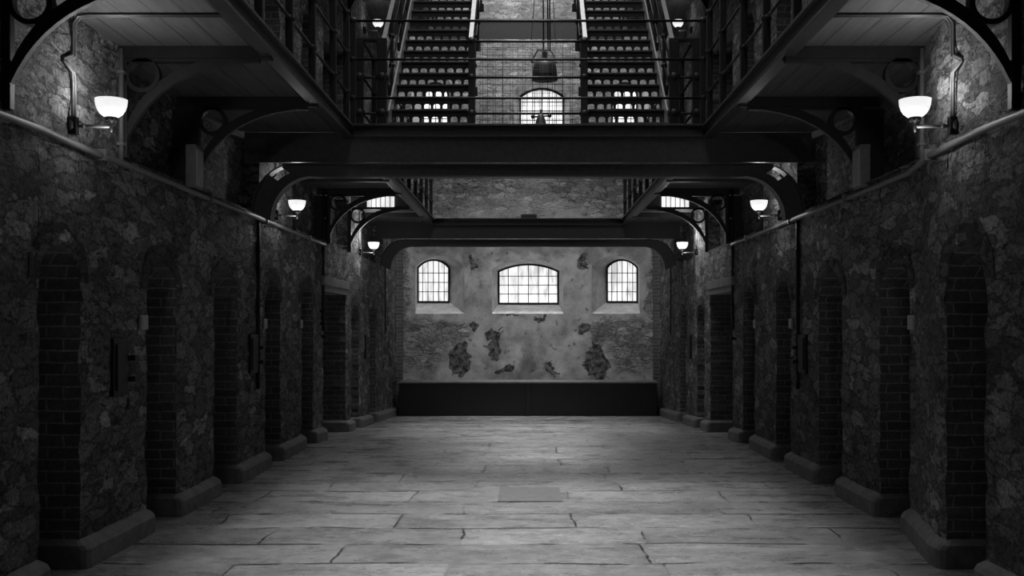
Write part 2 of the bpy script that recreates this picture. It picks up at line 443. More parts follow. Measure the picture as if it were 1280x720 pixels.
    o = b.build('wall_'+SIDE[s], [M['stone'], M['brick'], M['dark'], M['vouss']], fix=False)
    struct(o, SIDE[s]+' wall of dark rubble stone with arched cell openings')
    # plinths, one run round each pier
    p = MB(); ops = openings(1, 1, 1); runs = []; cur = -3
    for a, c, _, _ in ops: runs.append((cur, a)); cur = c
    runs.append((cur, D_END))
    for a, c in runs:
        nseg = 8
        def ring(out, z_add, inn):
            pts = []
            e = 0.05 if out > 0 else 0.0
            a2, c2 = a-e*(a > -3), c+e*(c < D_END)
            cr = min(0.05, out) if out > 0 else 0.01
            pts.append((a2, 0.5)); pts.append((a2, -out+cr)); pts.append((a2+cr*.3, -out+cr*.3))
            for i in range(nseg+1):
                pts.append((a2+cr+(c2-a2-2*cr)*i/nseg, -out))
            pts.append((c2-cr*.3, -out+cr*.3)); pts.append((c2, -out+cr)); pts.append((c2, 0.5))
            return [(s*(wall_x(s, d)+off+0.006*noise.noise(Vector((d*4, 0, z_add*9)))), d, floor_z(d)+z_add) for d, off in pts]
        rs = [ring(.075, -0.05, 0), ring(.075, 0.13, 0), ring(.055, 0.16, 0), ring(-0.015, 0.20, 0)]
        for r0, r1 in zip(rs[:-1], rs[1:]):
            for i in range(len(r0)-1): p.face([r0[i], r0[i+1], r1[i+1], r1[i]])
    struct(p.build('baseboard_'+SIDE[s], M['plinth']), 'projecting stone plinth along the foot of the '+SIDE[s]+' wall')
side_wall(-1); side_wall(1)

# end wall --------------------------------------------------------
def px(x, d): return (x-660)*d/F
def pz(y, d): return EYE+(408-y)*d/F
GD = 25.2                      # glass plane
END_WINDOWS = [   # face opening (x0,x1,sill,spring,crown)  glass opening the same
    ('window_1', (-2.66, -1.50, 1.96, 3.08, 3.33), (-2.68, -1.90, 2.24, 3.09, 3.28)),
    ('window_2', (-0.85, 0.83, 1.96, 3.02, 3.25), (-0.72, 0.74, 2.20, 3.00, 3.17)),
    ('window_3', (1.50, 2.64, 1.96, 3.08, 3.33), (1.90, 2.66, 2.24, 3.09, 3.28)),
]
UP_WINDOWS = [
    ('window_4', (-2.75, -1.75, 5.75, 7.3, 7.62), (-2.55, -1.92, 5.95, 7.3, 7.56)),
    ('window_5', (-0.32, 0.98, 5.75, 7.24, 7.48), (-0.20, 0.87, 5.95, 7.22, 7.42)),
    ('window_6', (1.85, 2.85, 5.75, 7.3, 7.62), (2.02, 2.65, 5.95, 7.3, 7.56)),
]
def seg(x0, x1, zs, zc, x):
    t = (x-(x0+x1)/2)/((x1-x0)/2); h = zc-zs; r = ((x1-x0)**2/4+h*h)/(2*h)
    return zc-r+math.sqrt(max(0, r*r-(t*(x1-x0)/2)**2))
def outline(o, n=14):
    x0, x1, zb, zs, zc = o
    return [(x0, zb)]+[(x0+(x1-x0)*i/n, seg(x0, x1, zs, zc, x0+(x1-x0)*i/n)) for i in range(n+1)]+[(x1, zb)]
b = MB()
def bandwall(z0, z1, wins):
    cur = -4.0
    def q(x0, x1, f0, f1):
        n = max(1, int((x1-x0)/0.12)); mz = max(1, int((f1(x0)-f0(x0))/0.12)); base = len(b.v)
        for j in range(mz+1):
            for i in range(n+1):
                x = x0+(x1-x0)*i/n; z = f0(x)+(f1(x)-f0(x))*j/mz
                b.v.append((x, D_END+0.6*disp(5, x, z), z))
        for j in range(mz):
            for i in range(n):
                k = base+j*(n+1)+i; b.f.append((k, k+1, k+n+2, k+n+1)); b.m.append(0); b.smooth.append(True)
    for _, o, _g in wins:
        x0, x1, zb, zs, zc = o
        q(cur, x0, lambda x: z0, lambda x: z1); q(x0, x1, lambda x: z0, lambda x: zb)
        q(x0, x1, lambda x: seg(x0, x1, zs, zc, x), lambda x: z1); cur = x1
    q(cur, 4.0, lambda x: z0, lambda x: z1)
bandwall(-0.5, 4.0, END_WINDOWS); bandwall(4.0, ROOF, UP_WINDOWS)
for _, o, gl in END_WINDOWS+UP_WINDOWS:
    A, B = outline(o), outline(gl)
    for i in range(len(A)):
        j = (i+1) % len(A)
        b.face([(A[i][0], D_END+.0, A[i][1]), (A[j][0], D_END, A[j][1]), (B[j][0], GD, B[j][1]), (B[i][0], GD, B[i][1])], 1)
struct(b.build('wall_back', [M['back'], M['reveal']], fix=False), 'end wall of peeling plaster with three barred windows')
def window(name, gl, cols, rows, lab):
    x0, x1, zb, zs, zc = gl
    f = MB(); A = outline(gl)
    cx, cz = (x0+x1)/2, (zb+zc)/2; t = 0.035
    inner = [(cx+(x-cx)*(1-2*t/(x1-x0)), cz+(z-cz)*(1-2*t/(zc-zb))) for x, z in A]
    f.band(inner, A, GD-0.06, GD+0.02, closed=True)
    root = f.build(name, M['iron']); struct(root, lab)
    for i in range(1, cols):
        x = x0+(x1-x0)*i/cols; m = MB()
        m.tube([(x, GD-0.03, zb+0.01), (x, GD-0.03, seg(x0, x1, zs, zc, x)-0.01)], 0.0095, 6); m.build('vertical_bar', M['iron'], root)
    for j in range(1, rows):
        z = zb+(zs+0.06-zb)*j/rows+0.03; m = MB()
        m.box(x0+0.01, x1-0.01, GD-0.042, GD-0.030, z-0.009, z+0.009)
        for i in range(1, cols): m.ball((x0+(x1-x0)*i/cols, GD-0.036, z), 0.017, n=6)
        m.build('crossbar', M['iron'], root)
    pz_ = MB(); pz_.face([(x, GD+0.01, z) for x, z in A]); pz_.build('glass_pane', M['pane'], root)
window('window_1', END_WINDOWS[0][2], 6, 4, 'left arched barred window in the end wall')
window('window_2', END_WINDOWS[1][2], 6, 4, 'middle arched barred window in the end wall, widest of the three')
window('window_3', END_WINDOWS[2][2], 6, 4, 'right arched barred window in the end wall')
window('window_4', UP_WINDOWS[0][2], 4, 6, 'upper end wall window glimpsed through the left staircase')
window('window_5', UP_WINDOWS[1][2], 6, 6, 'upper end wall window seen between the staircases')
window('window_6', UP_WINDOWS[2][2], 4, 6, 'upper end wall window glimpsed through the right staircase')

# wall behind the camera, roof and skylight
b = MB(); b.box(-4, 4, -3.3, -3.0, -0.2, ROOF); struct(b.build('wall_front', M['stone']), 'stone wall behind the viewer')
b = MB(); b.box(-4, -1.35, -3, 25, ROOF, ROOF+.2); b.box(1.35, 4, -3, 25, ROOF, ROOF+.2); b.box(-1.35, 1.35, -3, 1, ROOF, ROOF+.2)
struct(b.build('ceiling', M['roof']), 'boarded roof around a long skylight')
b = MB(); b.box(-1.35, 1.35, 1, 25, ROOF+.06, ROOF+.08); sk = b.build('window_7', M['skyglass']); struct(sk, 'long roof skylight')
for i in range(11):
    m = MB(); m.box(-1.35, 1.35, 1.6+i*2.3, 1.66+i*2.3, ROOF, ROOF+.06); m.build('glazing_bar', M['steel'], sk)

# ------------------------------------------------------------------ galleries
GAP = (16.5, 18.9)             # open stair well in the lower gallery
def gallery(s, z, lab, gaps):
    root = thing('gallery_walkway', lab, 'walkway', (s*2.5, 12, z), 'iron edged galleries along the walls')
    segs = [(-3, GAP[0]), (GAP[1], 21.95)] if gaps else [(-3, 21.95)]
    for a, c in segs:
        m = MB(); m.box(*sorted((s*(XE+0.02), s*(W+0.25))), a, c, z, z+0.05); m.build('deck_boards', M['plank'], root)
    m = MB()      # channel fascia: lip, web, foot
    y0, y1 = -3, 21.95
    m.box(*sorted((s*(XE-0.035), s*(XE+0.05))), y0, y1, z+0.045, z+0.07, bev=0.004)
    m.box(*sorted((s*(XE-0.0), s*(XE+0.02))), y0, y1, z-0.05, z+0.05)
    m.box(*sorted((s*(XE-0.02), s*(XE+0.09))), y0, y1, z-0.075, z-0.05, bev=0.004)
    m.build('edge_channel', M['steel'], root)
    for d in [6.1, 7.87, 9.6, 13.1, 14.55, 15.95, 19.3]:
        m = MB(); m.box(*sorted((s*(XE+0.02), s*(wall_x(s, d)+0.15))), d-0.05, d+0.05, z-0.09, z); m.build('cross_joist', M['iron'], root)
    return root
for s in (-1, 1):
    gallery(s, DECK, 'lower gallery walkway of planks with steel edge along the %s wall' % SIDE[s], True)
    gallery(s, 7.80, 'upper gallery walkway high above the %s wall' % SIDE[s], False)

def bez(p0, p1, p2, n=14):
    return [((1-t)**2*p0[0]+2*t*(1-t)*p1[0]+t*t*p2[0], (1-t)**2*p0[1]+2*t*(1-t)*p1[1]+t*t*p2[1]) for t in [i/n for i in range(n+1)]]
ORD = ['nearest', 'second', 'third', 'fourth', 'fifth', 'sixth', 'seventh']
def bracket(s, d, z, lab, grp):
    x = s*wall_x(s, d); dz = z-DECK
    T = lambda pts: [(x-s*u, q+dz) for u, q in pts]
    root = thing('ring_bracket', lab, 'bracket', (x, d, 3.0+dz), grp)
    m = MB(); m.box(*sorted((x+s*(.21 if any(p<d<q for p,q in RECESS) else 0.), x-s*0.055)), d-0.03, d+0.03, 2.93+dz, 3.66+dz, bev=0.006); m.build('wall_post', M['iron'], root)
    m = MB()
    m.band(T(bez((.0, 2.93), (.18, 3.57), (.92, 3.655))), T(bez((.0, 3.04), (.155, 3.66), (.92, 3.72))), d-0.02, d+0.02)
    m.build('curved_arm', M['iron'], root)
    m = MB(); n = 24; c = (.17, 3.555)
    ri = [(c[0]+.100*math.cos(2*PI*i/n), c[1]+.100*math.sin(2*PI*i/n)) for i in range(n)]
    ro = [(c[0]+.132*math.cos(2*PI*i/n), c[1]+.132*math.sin(2*PI*i/n)) for i in range(n)]
    m.band(T(ri), T(ro), d-0.03, d+0.03, closed=True); m.build('ring', M['iron'], root)
    m = MB(); m.box(*sorted((x, x-s*1.05)), d-0.03, d+0.03, 3.655+dz, 3.70+dz); m.build('top_bar', M['iron'], root)
for s in (-1, 1):
    for i, d in enumerate([6.1, 7.87, 9.6, 15.95, 17.8, 19.25]):
        if d == 19.25: continue
        bracket(s, d, DECK, 'black cast iron ring bracket under the %s lower gallery, %s from the viewer' % (SIDE[s], ORD[i]),
                'ring brackets under the lower galleries')
    for i, d in enumerate([15.95, 17.8]):
        bracket(s, d, 7.80, 'black ring bracket under the %s upper gallery, %s' % (SIDE[s], ('nearer the viewer', 'farther from the viewer')[i]),
                'ring brackets under the upper galleries')

# railings ---------------------------------------------------------
RAILS = (0.30, 0.72, 1.14)
def railing(name, lab, posts, z, ends=None, grp=None, post_w=0.03, knobs=True, top=0.04, kn=3, flat=False):
    """posts: plan points; rails run through them"""
    root = thing(name, lab, 'railing', (posts[0][0], posts[0][1], z), grp)
    for (x, y) in posts:
        m = MB(); m.box(x-post_w, x+post_w, y-post_w, y+post_w, z, z+RAILS[-1]+top, bev=0.006); pst = m.build('post', M['iron'], root)
        if knobs:
            for r in RAILS[:kn]:
                k = MB(); k.ball((x, y, z+r), post_w*1.4); k.build('knob', M['iron'], pst)
    a, c = ends if ends else (posts[0], posts[-1])
    for i, r in enumerate(RAILS):
        m = MB()
        if flat and i == 2: m.box(a[0]-post_w if a[0] < c[0] else c[0]-post_w, max(a[0], c[0])+post_w, a[1]-.05, a[1]+.05, z+r, z+r+.03, bev=.004)
        else: m.tube([(a[0], a[1], z+r), (c[0], c[1], z+r)], 0.014, 8)
        m.build('rail', M['iron'], root)
    return root
ZD = DECK+0.07
near_posts = [5.57, 6.5, 7.43, 8.38, 9.26, 10.25, 11.0]
far_posts = [13.0+0.95*i for i in range(9)]
for s in (-1, 1):
    railing('gallery_railing', 'black three rail balustrade on the %s gallery nearer than the footbridge' % SIDE[s], [(s*XE, d) for d in near_posts], ZD,
            ((s*XE, 5.0), (s*XE, 11.3)), 'gallery balustrades')
    railing('gallery_railing', 'black three rail balustrade on the %s gallery beyond the footbridge' % SIDE[s], [(s*XE, d) for d in far_posts], ZD,
            ((s*XE, 12.15), (s*XE, 21.0)), 'gallery balustrades')

# footbridges ------------------------------------------------------
B1, B1R = 11.3, 12.12
def arc(cx, cz, rx, rz, a0, a1, n=12):
    return [(cx+rx*math.cos(a0+(a1-a0)*i/n), cz+rz*math.sin(a0+(a1-a0)*i/n)) for i in range(n+1)]
def footbridge(d, d2, lab, zt=DECK+0.07, foot_gap=True, dz=0.0, knees=True):
    root = thing('footbridge', lab, 'footbridge', (0, d, zt), 'iron footbridges between the galleries')
    GM = M['steel'] if d < 15 else M['iron']
    m = MB(); m.box(-XE-0.0, XE+0.0, d+0.03, d2, zt-0.07, zt-0.01); m.build('deck_boards', M['plank'], root)
    for y, front in ((d, True), (d2, False)):
        if not front and not knees: continue
        m = MB()
        zl = 3.44 if front else 3.60
        m.box(-1.9, 1.9, y-0.012, y+0.012, zl+dz, 3.80+dz)
        if knees:
            for s in (-1, 1): m.box(*sorted((s*1.9, s*(W+.0))), y-0.012, y+0.012, zl+dz, 3.765+dz)
        m.box(-1.9, 1.9, y-0.06, y+0.06, zt-0.012, zt+0.012, bev=0.004)
        if front and knees: m.box(-1.9, 1.9, y-0.05, y+0.05, 3.715+dz, 3.73+dz)
        m.build('main_girder', GM, root)
        if not knees or not front: continue
        m = MB(); m.box(-2.33, 2.33, y-0.03, y+0.03, 3.28+dz, 3.42+dz)
        m.box(-2.5, 2.5, y-0.075, y+0.075, 3.405+dz, 3.425+dz, bev=0.004); m.box(-2.33, 2.33, y-0.075, y+0.075, 3.275+dz, 3.292+dz)
        m.build('lower_flange', GM, root)
        if knees:
            for s in (-1, 1):
                io = [(-2.33, 3.28)]+arc(-2.33, 2.80, .45, .48, PI/2, PI, 14)
                oo = [(-2.33, 3.42)]+arc(-2.53, 2.90, .46, .52, PI/2, PI, 14)
                io = [(-s*x, z+dz) for x, z in io]; oo = [(-s*x, z+dz) for x, z in oo]
                mids = [(a[0]*.5+c[0]*.5, a[1]*.5+c[1]*.5) for a, c in zip(io, oo)]
                m = MB()
                m.band(io, mids, y-0.02, y+0.02)
                if foot_gap:
                    m.band(mids[:5], oo[:5], y-0.02, y+0.02); m.band(mids[7:], oo[7:], y-0.02, y+0.02)
                else: m.band(mids, oo, y-0.02, y+0.02)
                def off(P, Q, k): return [(a[0]+(c[0]-a[0])*k, a[1]+(c[1]-a[1])*k) for a, c in zip(P, Q)]
                m.band(oo, off(oo, io, .07), y-0.075, y+0.075); m.band(io, off(io, oo, .07), y-0.075, y+0.075)
                m.build('curved_knee', GM, root)
    return root
footbridge(B1, B1R, 'near black iron footbridge carrying the two staircases')
footbridge(21.1, 21.9, 'far black iron footbridge in front of the end wall', foot_gap=False)
footbridge(21.1, 21.9, 'high footbridge seen between the tops of the staircases', zt=7.87, dz=4.05, knees=False)

fr = [(-1.9, B1), (1.9, B1)]
railing('bridge_railing', 'front guard rail of the near footbridge, three long thin bars', fr, ZD, grp='footbridge guard rails', top=0.02)
for s in (-1, 1):
    railing('bridge_railing', 'short %s rear guard rail of the near footbridge beside the stair foot' % SIDE[s],
            [(s*1.965, B1R), (s*1.70, B1R)], ZD, grp='footbridge guard rails', post_w=0.055, knobs=True, top=0.0, kn=2, flat=True)
railing('bridge_railing', 'middle rear guard rail of the near footbridge between the staircases', [(-0.655, B1R), (0.655, B1R)], ZD,
        grp='footbridge guard rails', post_w=0.04)

# wire mesh
def mesh_screen(x0, x1, y, z0, z1, sx, sz, r, lab):
    m = MB(); x = x0
    while x <= x1+1e-4:
        j = rnd.uniform(-.006, .006); m.tube([(x+j, y, z0), (x+j*.5, y, z1)], r, 5); x += sx
    z = z0
    while z <= z1+1e-4:
        m.tube([(x0, y+2*r, z), (x1, y+2*r, z+rnd.uniform(-.006, .006))], r, 5); z += sz
    return tag(m.build('mesh_screen', M['iron']), lab, 'wire mesh', 'wire mesh screens')
mesh_screen(-0.56, 0.56, B1R+0.06, ZD-0.02, ZD+1.13, 0.088, 0.085, 0.0028, 'wire mesh screen fixed behind the middle rear guard rail')
mesh_screen(-0.69, 0.69, 13.05, ZD-0.02, ZD+1.40, 0.125, 0.11, 0.0028, 'second wire mesh screen hanging farther back between the staircases')

# staircases --------------------------------------------------------
RISE, RUN, NST = 4.05/20, 0.235, 20
def riser_mesh(x0, x1, y, z0, z1):
    m = MB(); nh = 8; cw = (x1-x0)/nh; hw, hh = 0.040, 0.046; cz = z0+0.068
    for i in range(nh):
        a, c = x0+i*cw, x0+(i+1)*cw; mx = (a+c)/2; k = 0.018
        hole = [(mx-hw, cz-hh+k), (mx-hw+k, cz-hh), (mx+hw-k, cz-hh), (mx+hw, cz-hh+k), (mx+hw, cz+hh-k), (mx+hw-k, cz+hh), (mx-hw+k, cz+hh), (mx-hw, cz+hh-k)]
        bd = [(a, z0), (a+.001, z0), (c-.001, z0), (c, z0), (c, z1), (c-.001, z1), (a+.001, z1), (a, z1)]
        for (yy, e) in ((y, 0), (y+.008, 1)):
            for j in range(8):
                q = (j+1) % 8
                m.face([(bd[j][0], yy, bd[j][1]), (bd[q][0], yy, bd[q][1]), (hole[q][0], yy, hole[q][1]), (hole[j][0], yy, hole[j][1])])
        for j in range(8):
            q = (j+1) % 8
            m.face([(hole[j][0], y, hole[j][1]), (hole[q][0], y, hole[q][1]), (hole[q][0], y+.008, hole[q][1]), (hole[j][0], y+.008, hole[j][1])])
    return m
def slope(m, x0, x1, zb0, zb1, y0, y1):
    """parallelogram plate rising with the stair; zb0..zb1 vertical band above pitch line"""
    k = RISE/RUN
    z0 = ZD; f = lambda y: z0+(y-B1R)*k
    pts = [(y0, f(y0)+zb0), (y1, f(y1)+zb0), (y1, f(y1)+zb1), (y0, f(y0)+zb1)]
    A = [(x0, y, z) for y, z in pts]; B = [(x1, y, z) for y, z in pts]
    m.face(A); m.face(B)
    for i in range(4):
        j = (i+1) % 4; m.face([A[i], A[j], B[j], B[i]])
def staircase(s):
    xi, xo = 0.71, 1.62
    root = thing('staircase', 'black iron staircase with perforated risers rising from the %s of the footbridge' % SIDE[s], 'staircase',
                 (s*1.17, B1R, ZD), 'iron staircases')
    x0, x1 = sorted((s*xi, s*xo))
    for i in range(NST):
        y = B1R+0.03+i*RUN; z = ZD+i*RISE
        riser_mesh(x0, x1, y, z, z+RISE-0.02).build('riser', M['iron'], root)
        t = MB(); t.box(x0, x1, y-0.02, y+RUN+0.012, z+RISE-0.025, z+RISE, bev=0.004); t.build('tread', M['steel'], root)
    y1 = B1R+NST*RUN
    for x, lab in ((s*(xi-0.012), 0), (s*(xo+0.012), 1)):
        m = MB(); slope(m, x-0.01, x+0.01, -0.08, 0.30, B1R+0.06, y1); m.build('stringer', M['grey'], root)
        xh = x+(0.05*s if lab else -0.03*s)
        m = MB(); slope(m, xh-0.025, xh+0.025, 1.14, 1.165, B1R, y1)
        m.build('handrail', M['grey'], root)
        for r in (0.42, 0.78):
            m = MB(); k = RISE/RUN
            m.tube([(xh, B1R, ZD+r), (xh, y1, ZD+r+(y1-B1R)*k)], 0.012, 8); m.build('stair_rail', M['iron'], root)
        for j in range(5):
            y = B1R+0.72+j*0.93; zb = ZD+(y-B1R)*RISE/RUN
            m = MB(); m.box(xh-0.022, xh+0.022, y-0.022, y+0.022, zb+0.05, zb+1.14, bev=0.004)
            m.box(xh-0.045, xh+0.045, y-0.04, y+0.04, zb+0.05, zb+0.15, bev=0.006)
            pst = m.build('post', M['iron'], root)
            for zz in (.42, .78): k2 = MB(); k2.ball((xh, y, zb+zz), 0.04); k2.build('knob', M['iron'], pst)
for s in (-1, 1): staircase(s)

# hoist hanging in the well and the small stand on the bridge
hd = 17.0
root = thing('hanging_hoist', 'dark hoist block hanging on ropes in the well between the staircases', 'hoist', (px(680, hd), hd, pz(100, hd)))
m = MB()
m.lathe((px(681, hd), hd, pz(100, hd)), [(0.001, 0), (.215, 0), (.205, .08), (.19, .2), (.175, .29), (.001, .29)], 20); m.build('drum', M['iron'], root)
m = MB()
A = [(px(664, hd), pz(78, hd)), (px(672, hd), pz(63, hd)), (px(688, hd), pz(63, hd)), (px(697, hd), pz(78, hd))]
m.tube([(x, hd, z) for x, z in A+[A[0]]], 0.014, 6); m.tube([(px(680, hd), hd, pz(63, hd)), (px(680, hd), hd, pz(78, hd))], 0.012, 6)
m.box(px(677, hd), px(684, hd), hd-.03, hd+.03, pz(73, hd), pz(65, hd)); m.build('spreader_frame', M['iron'], root)
for x in (679.5, 685, 687.5):
    m = MB(); m.tube([(px(x, hd), hd, pz(63, hd)), (px(x, hd)-.02, hd, 9.0)], 0.012, 6); m.build('rope', M['iron'], root)
m = MB(); m.tube([(px(664, hd), hd-.05, pz(52, hd)), (px(677, hd), hd-.05, 8.5)], 0.008, 5); m.build('rope', M['rope'], root)
m = MB(); m.tube([(px(694, hd), hd-.05, pz(52, hd)), (px(686, hd), hd-.05, 8.5)], 0.008, 5); m.build('rope', M['rope'], root)
m = MB(); m.tube([(px(679.5, hd), hd, 8.9), (px(679.5, hd), hd, ROOF-0.1)], 0.012, 6); m.build('rope', M['iron'], root)
sd = 11.75; q = px(676, sd)
root = thing('iron_stand', 'small dark bell shaped stand with crossbar on the near footbridge', 'stand', (q, sd, ZD-.01))
m = MB(); m.lathe((q, sd, ZD-.01), [(.001, 0), (.115, 0), (.095, .03), (.07, .09), (.052, .16), (.035, .21), (.02, .23), (.001, .23)], 16); m.build('bell_base', M['iron'], root)
m = MB(); m.tube([(q-.11, sd, ZD+.185), (q+.11, sd, ZD+.20)], 0.010, 8); m.ball((q-.09, sd, ZD+.19), .024); m.ball((q+.10, sd, ZD+.20), .024); m.build('crossbar', M['iron'], root)
m = MB(); m.tube([(q, sd, ZD+.19), (q, sd, ZD+.27)], 0.008, 8); m.build('spindle', M['iron'], root)

# glazed hatches beyond the stair well, open rods across it
for s in (-1, 1):
    root = thing('glazed_hatch', 'brightly lit glazed hatch at the far edge of the %s gallery opening' % SIDE[s], 'window', (s*2.6, GAP[1], DECK), 'glazed hatches')
    m = MB(); x0, x1 = sorted((s*1.94, s*(W+.2))); m.box(x0, x1, GAP[1]+.02, GAP[1]+.05, DECK, DECK+0.32)
    m.build('backboard', M['dark'], root)
    m = MB(); x0, x1 = sorted((s*2.42, s*2.93)); m.box(x0, x1, GAP[1]-.01, GAP[1]+.02, DECK+.02, DECK+0.27, bev=.004); m.build('glass_pane', M['pane'], root)
    m = MB()
    for k in range(7):
        x = x0+(x1-x0)*k/6; m.box(x-.006, x+.006, GAP[1]-.02, GAP[1]-.008, DECK+.01, DECK+.28)
    m.build('glazing_bar', M['steel'], root)
    for y, zz in ((GAP[0]+.05, DECK+.02), (GAP[1]-.12, DECK+.0)):
        m = MB(); m.tube([(s*1.92, y, zz), (s*(W+.1), y, zz)], 0.012, 6)
        for k in range(5): m.box(s*(2.0+.25*k)-.01, s*(2.0+.25*k)+.01, y-.01, y+.01, zz, zz+.04)
        tag(m.build('guard_rod', M['steel']), 'thin steel rod across the %s gallery opening, %s of two' % (SIDE[s], 'nearer' if y < 17 else 'farther'), 'rod', 'rods across the gallery openings')

# ------------------------------------------------------------------ wall lamps
def wall_lamp(s, d, z, lab, conduit=True, power=None):
    xw = s*wall_x(s, d); xl = xw-s*0.275
    root = thing('wall_lamp', lab, 'lamp', (xw, d, z), 'opal bowl wall lamps')
    m = MB(); m.lathe((0, 0, 0), [(.001, 0), (.045, 0), (.045, .012), (.03, .03), (.001, .032)], 14)
    m.v = [(xw-s*q[2], d+q[0], z-0.0+q[1]) for q in m.v]
    m.box(*sorted((xw+s*.02, xw-s*.05)), d-.025, d+.025, z-.06, z+.06, bev=.006); m.build('wall_plate', M['iron'], root)
    m = MB(); m.tube([(xw-s*.02, d, z), (xl, d, z-.005)], 0.012, 8); m.ball((xw-s*.09, d, z), .018); m.build('arm', M['pipe'], root)
    m = MB(); m.lathe((xl, d, z-.045), [(.001, 0), (.008, .005), (.012, .03), (.012, .055), (.016, .07), (.04, .085), (.042, .10), (.03, .105), (.001, .105)], 14)
    for k in range(6): m.ball((xl+.035*math.cos(k*PI/3), d+.035*math.sin(k*PI/3), z+.035), .008, n=6)
    m.build('gallery_cup', M['iron'], root)
    m = MB(); zb = z+.055
    pr = [(0.028, 0), (.052, .008), (.074, .026), (.091, .052), (.101, .084), (.105, .122)]
    m.lathe((xl, d, zb), pr+[(r-.005, h) for r, h in reversed(pr)], 28); m.build('opal_bowl', M['lamp'], root)
    m = MB(); m.lathe((xl, d, zb), [(.001, .03), (.02, .04), (.028, .07), (.02, .10), (.001, .11)], 14); m.build('bulb', M['lamp'], root)
    ld = bpy.data.lights.new('bulb_light', 'POINT'); ld.energy = power or LAMP_POWER; ld.shadow_soft_size = 0.04
    lo = bpy.data.objects.new('bulb_light', ld); lo.location = (xl, d, zb+.19); col.objects.link(lo); lo.parent = root; lo.matrix_parent_inverse = root.matrix_basis.inverted()
    ld = bpy.data.lights.new('bowl_glow', 'POINT'); ld.energy = (power or LAMP_POWER)*.22; ld.shadow_soft_size = 0.03
    lo = bpy.data.objects.new('bowl_glow', ld); lo.location = (xl-s*.02, d-.02, z-.09); col.objects.link(lo); lo.parent = root; lo.matrix_parent_inverse = root.matrix_basis.inverted()
    if conduit:
        top = z+0.75
        for k, dd in ((0, 0), (1, .035)):
            m = MB(); pts = [(xw-s*.015, d+dd, z+.04), (xw-s*.015, d+dd+.0, z+.30), (xw-s*.02, d+dd-.02, z+.36), (xw-s*.01, d+dd-.13, z+.405), (xw-s*.01, d+dd-.13, z+.42),
                           (xw-s*.02, d+dd-.02, z+.47), (xw-s*.015, d+dd+.0, z+.53), (xw-s*.015, d+dd, top-.06), (xw-s*.05, d+dd, top-.01-.0*k), (xw-s*.12, d+dd, top+.0)]
            if s*xw-1.0 > 0: pts.append((s*(XE+.1), d+dd, top+.0))
            m.tube(pts, 0.011, 8)
            tag(m.build('lamp_conduit', M['conduit']), '%s grey conduit of the pair above the %s lamp %s' % (('nearer', 'farther')[k], SIDE[s], lab.split(' wall ')[-1]), 'pipe', 'lamp conduits')
LZ = 3.01
places = [(7.0, 'nearest the viewer'), (12.63, 'seen under the near footbridge'), (18.9, 'nearest the end wall')]
for s in (-1, 1):
    for i, (d, t) in enumerate(places):
        wall_lamp(s, d, LZ, 'lit opal glass bowl wall lamp on the %s lower wall %s' % (SIDE[s], t), power=LAMP_POWER*(1.0, 0.9, 1.6)[i])
    wall_lamp(s, 19.45, 7.20, 'lit opal glass bowl wall lamp on the %s wall above the gallery' % SIDE[s], conduit=False, power=1.8)

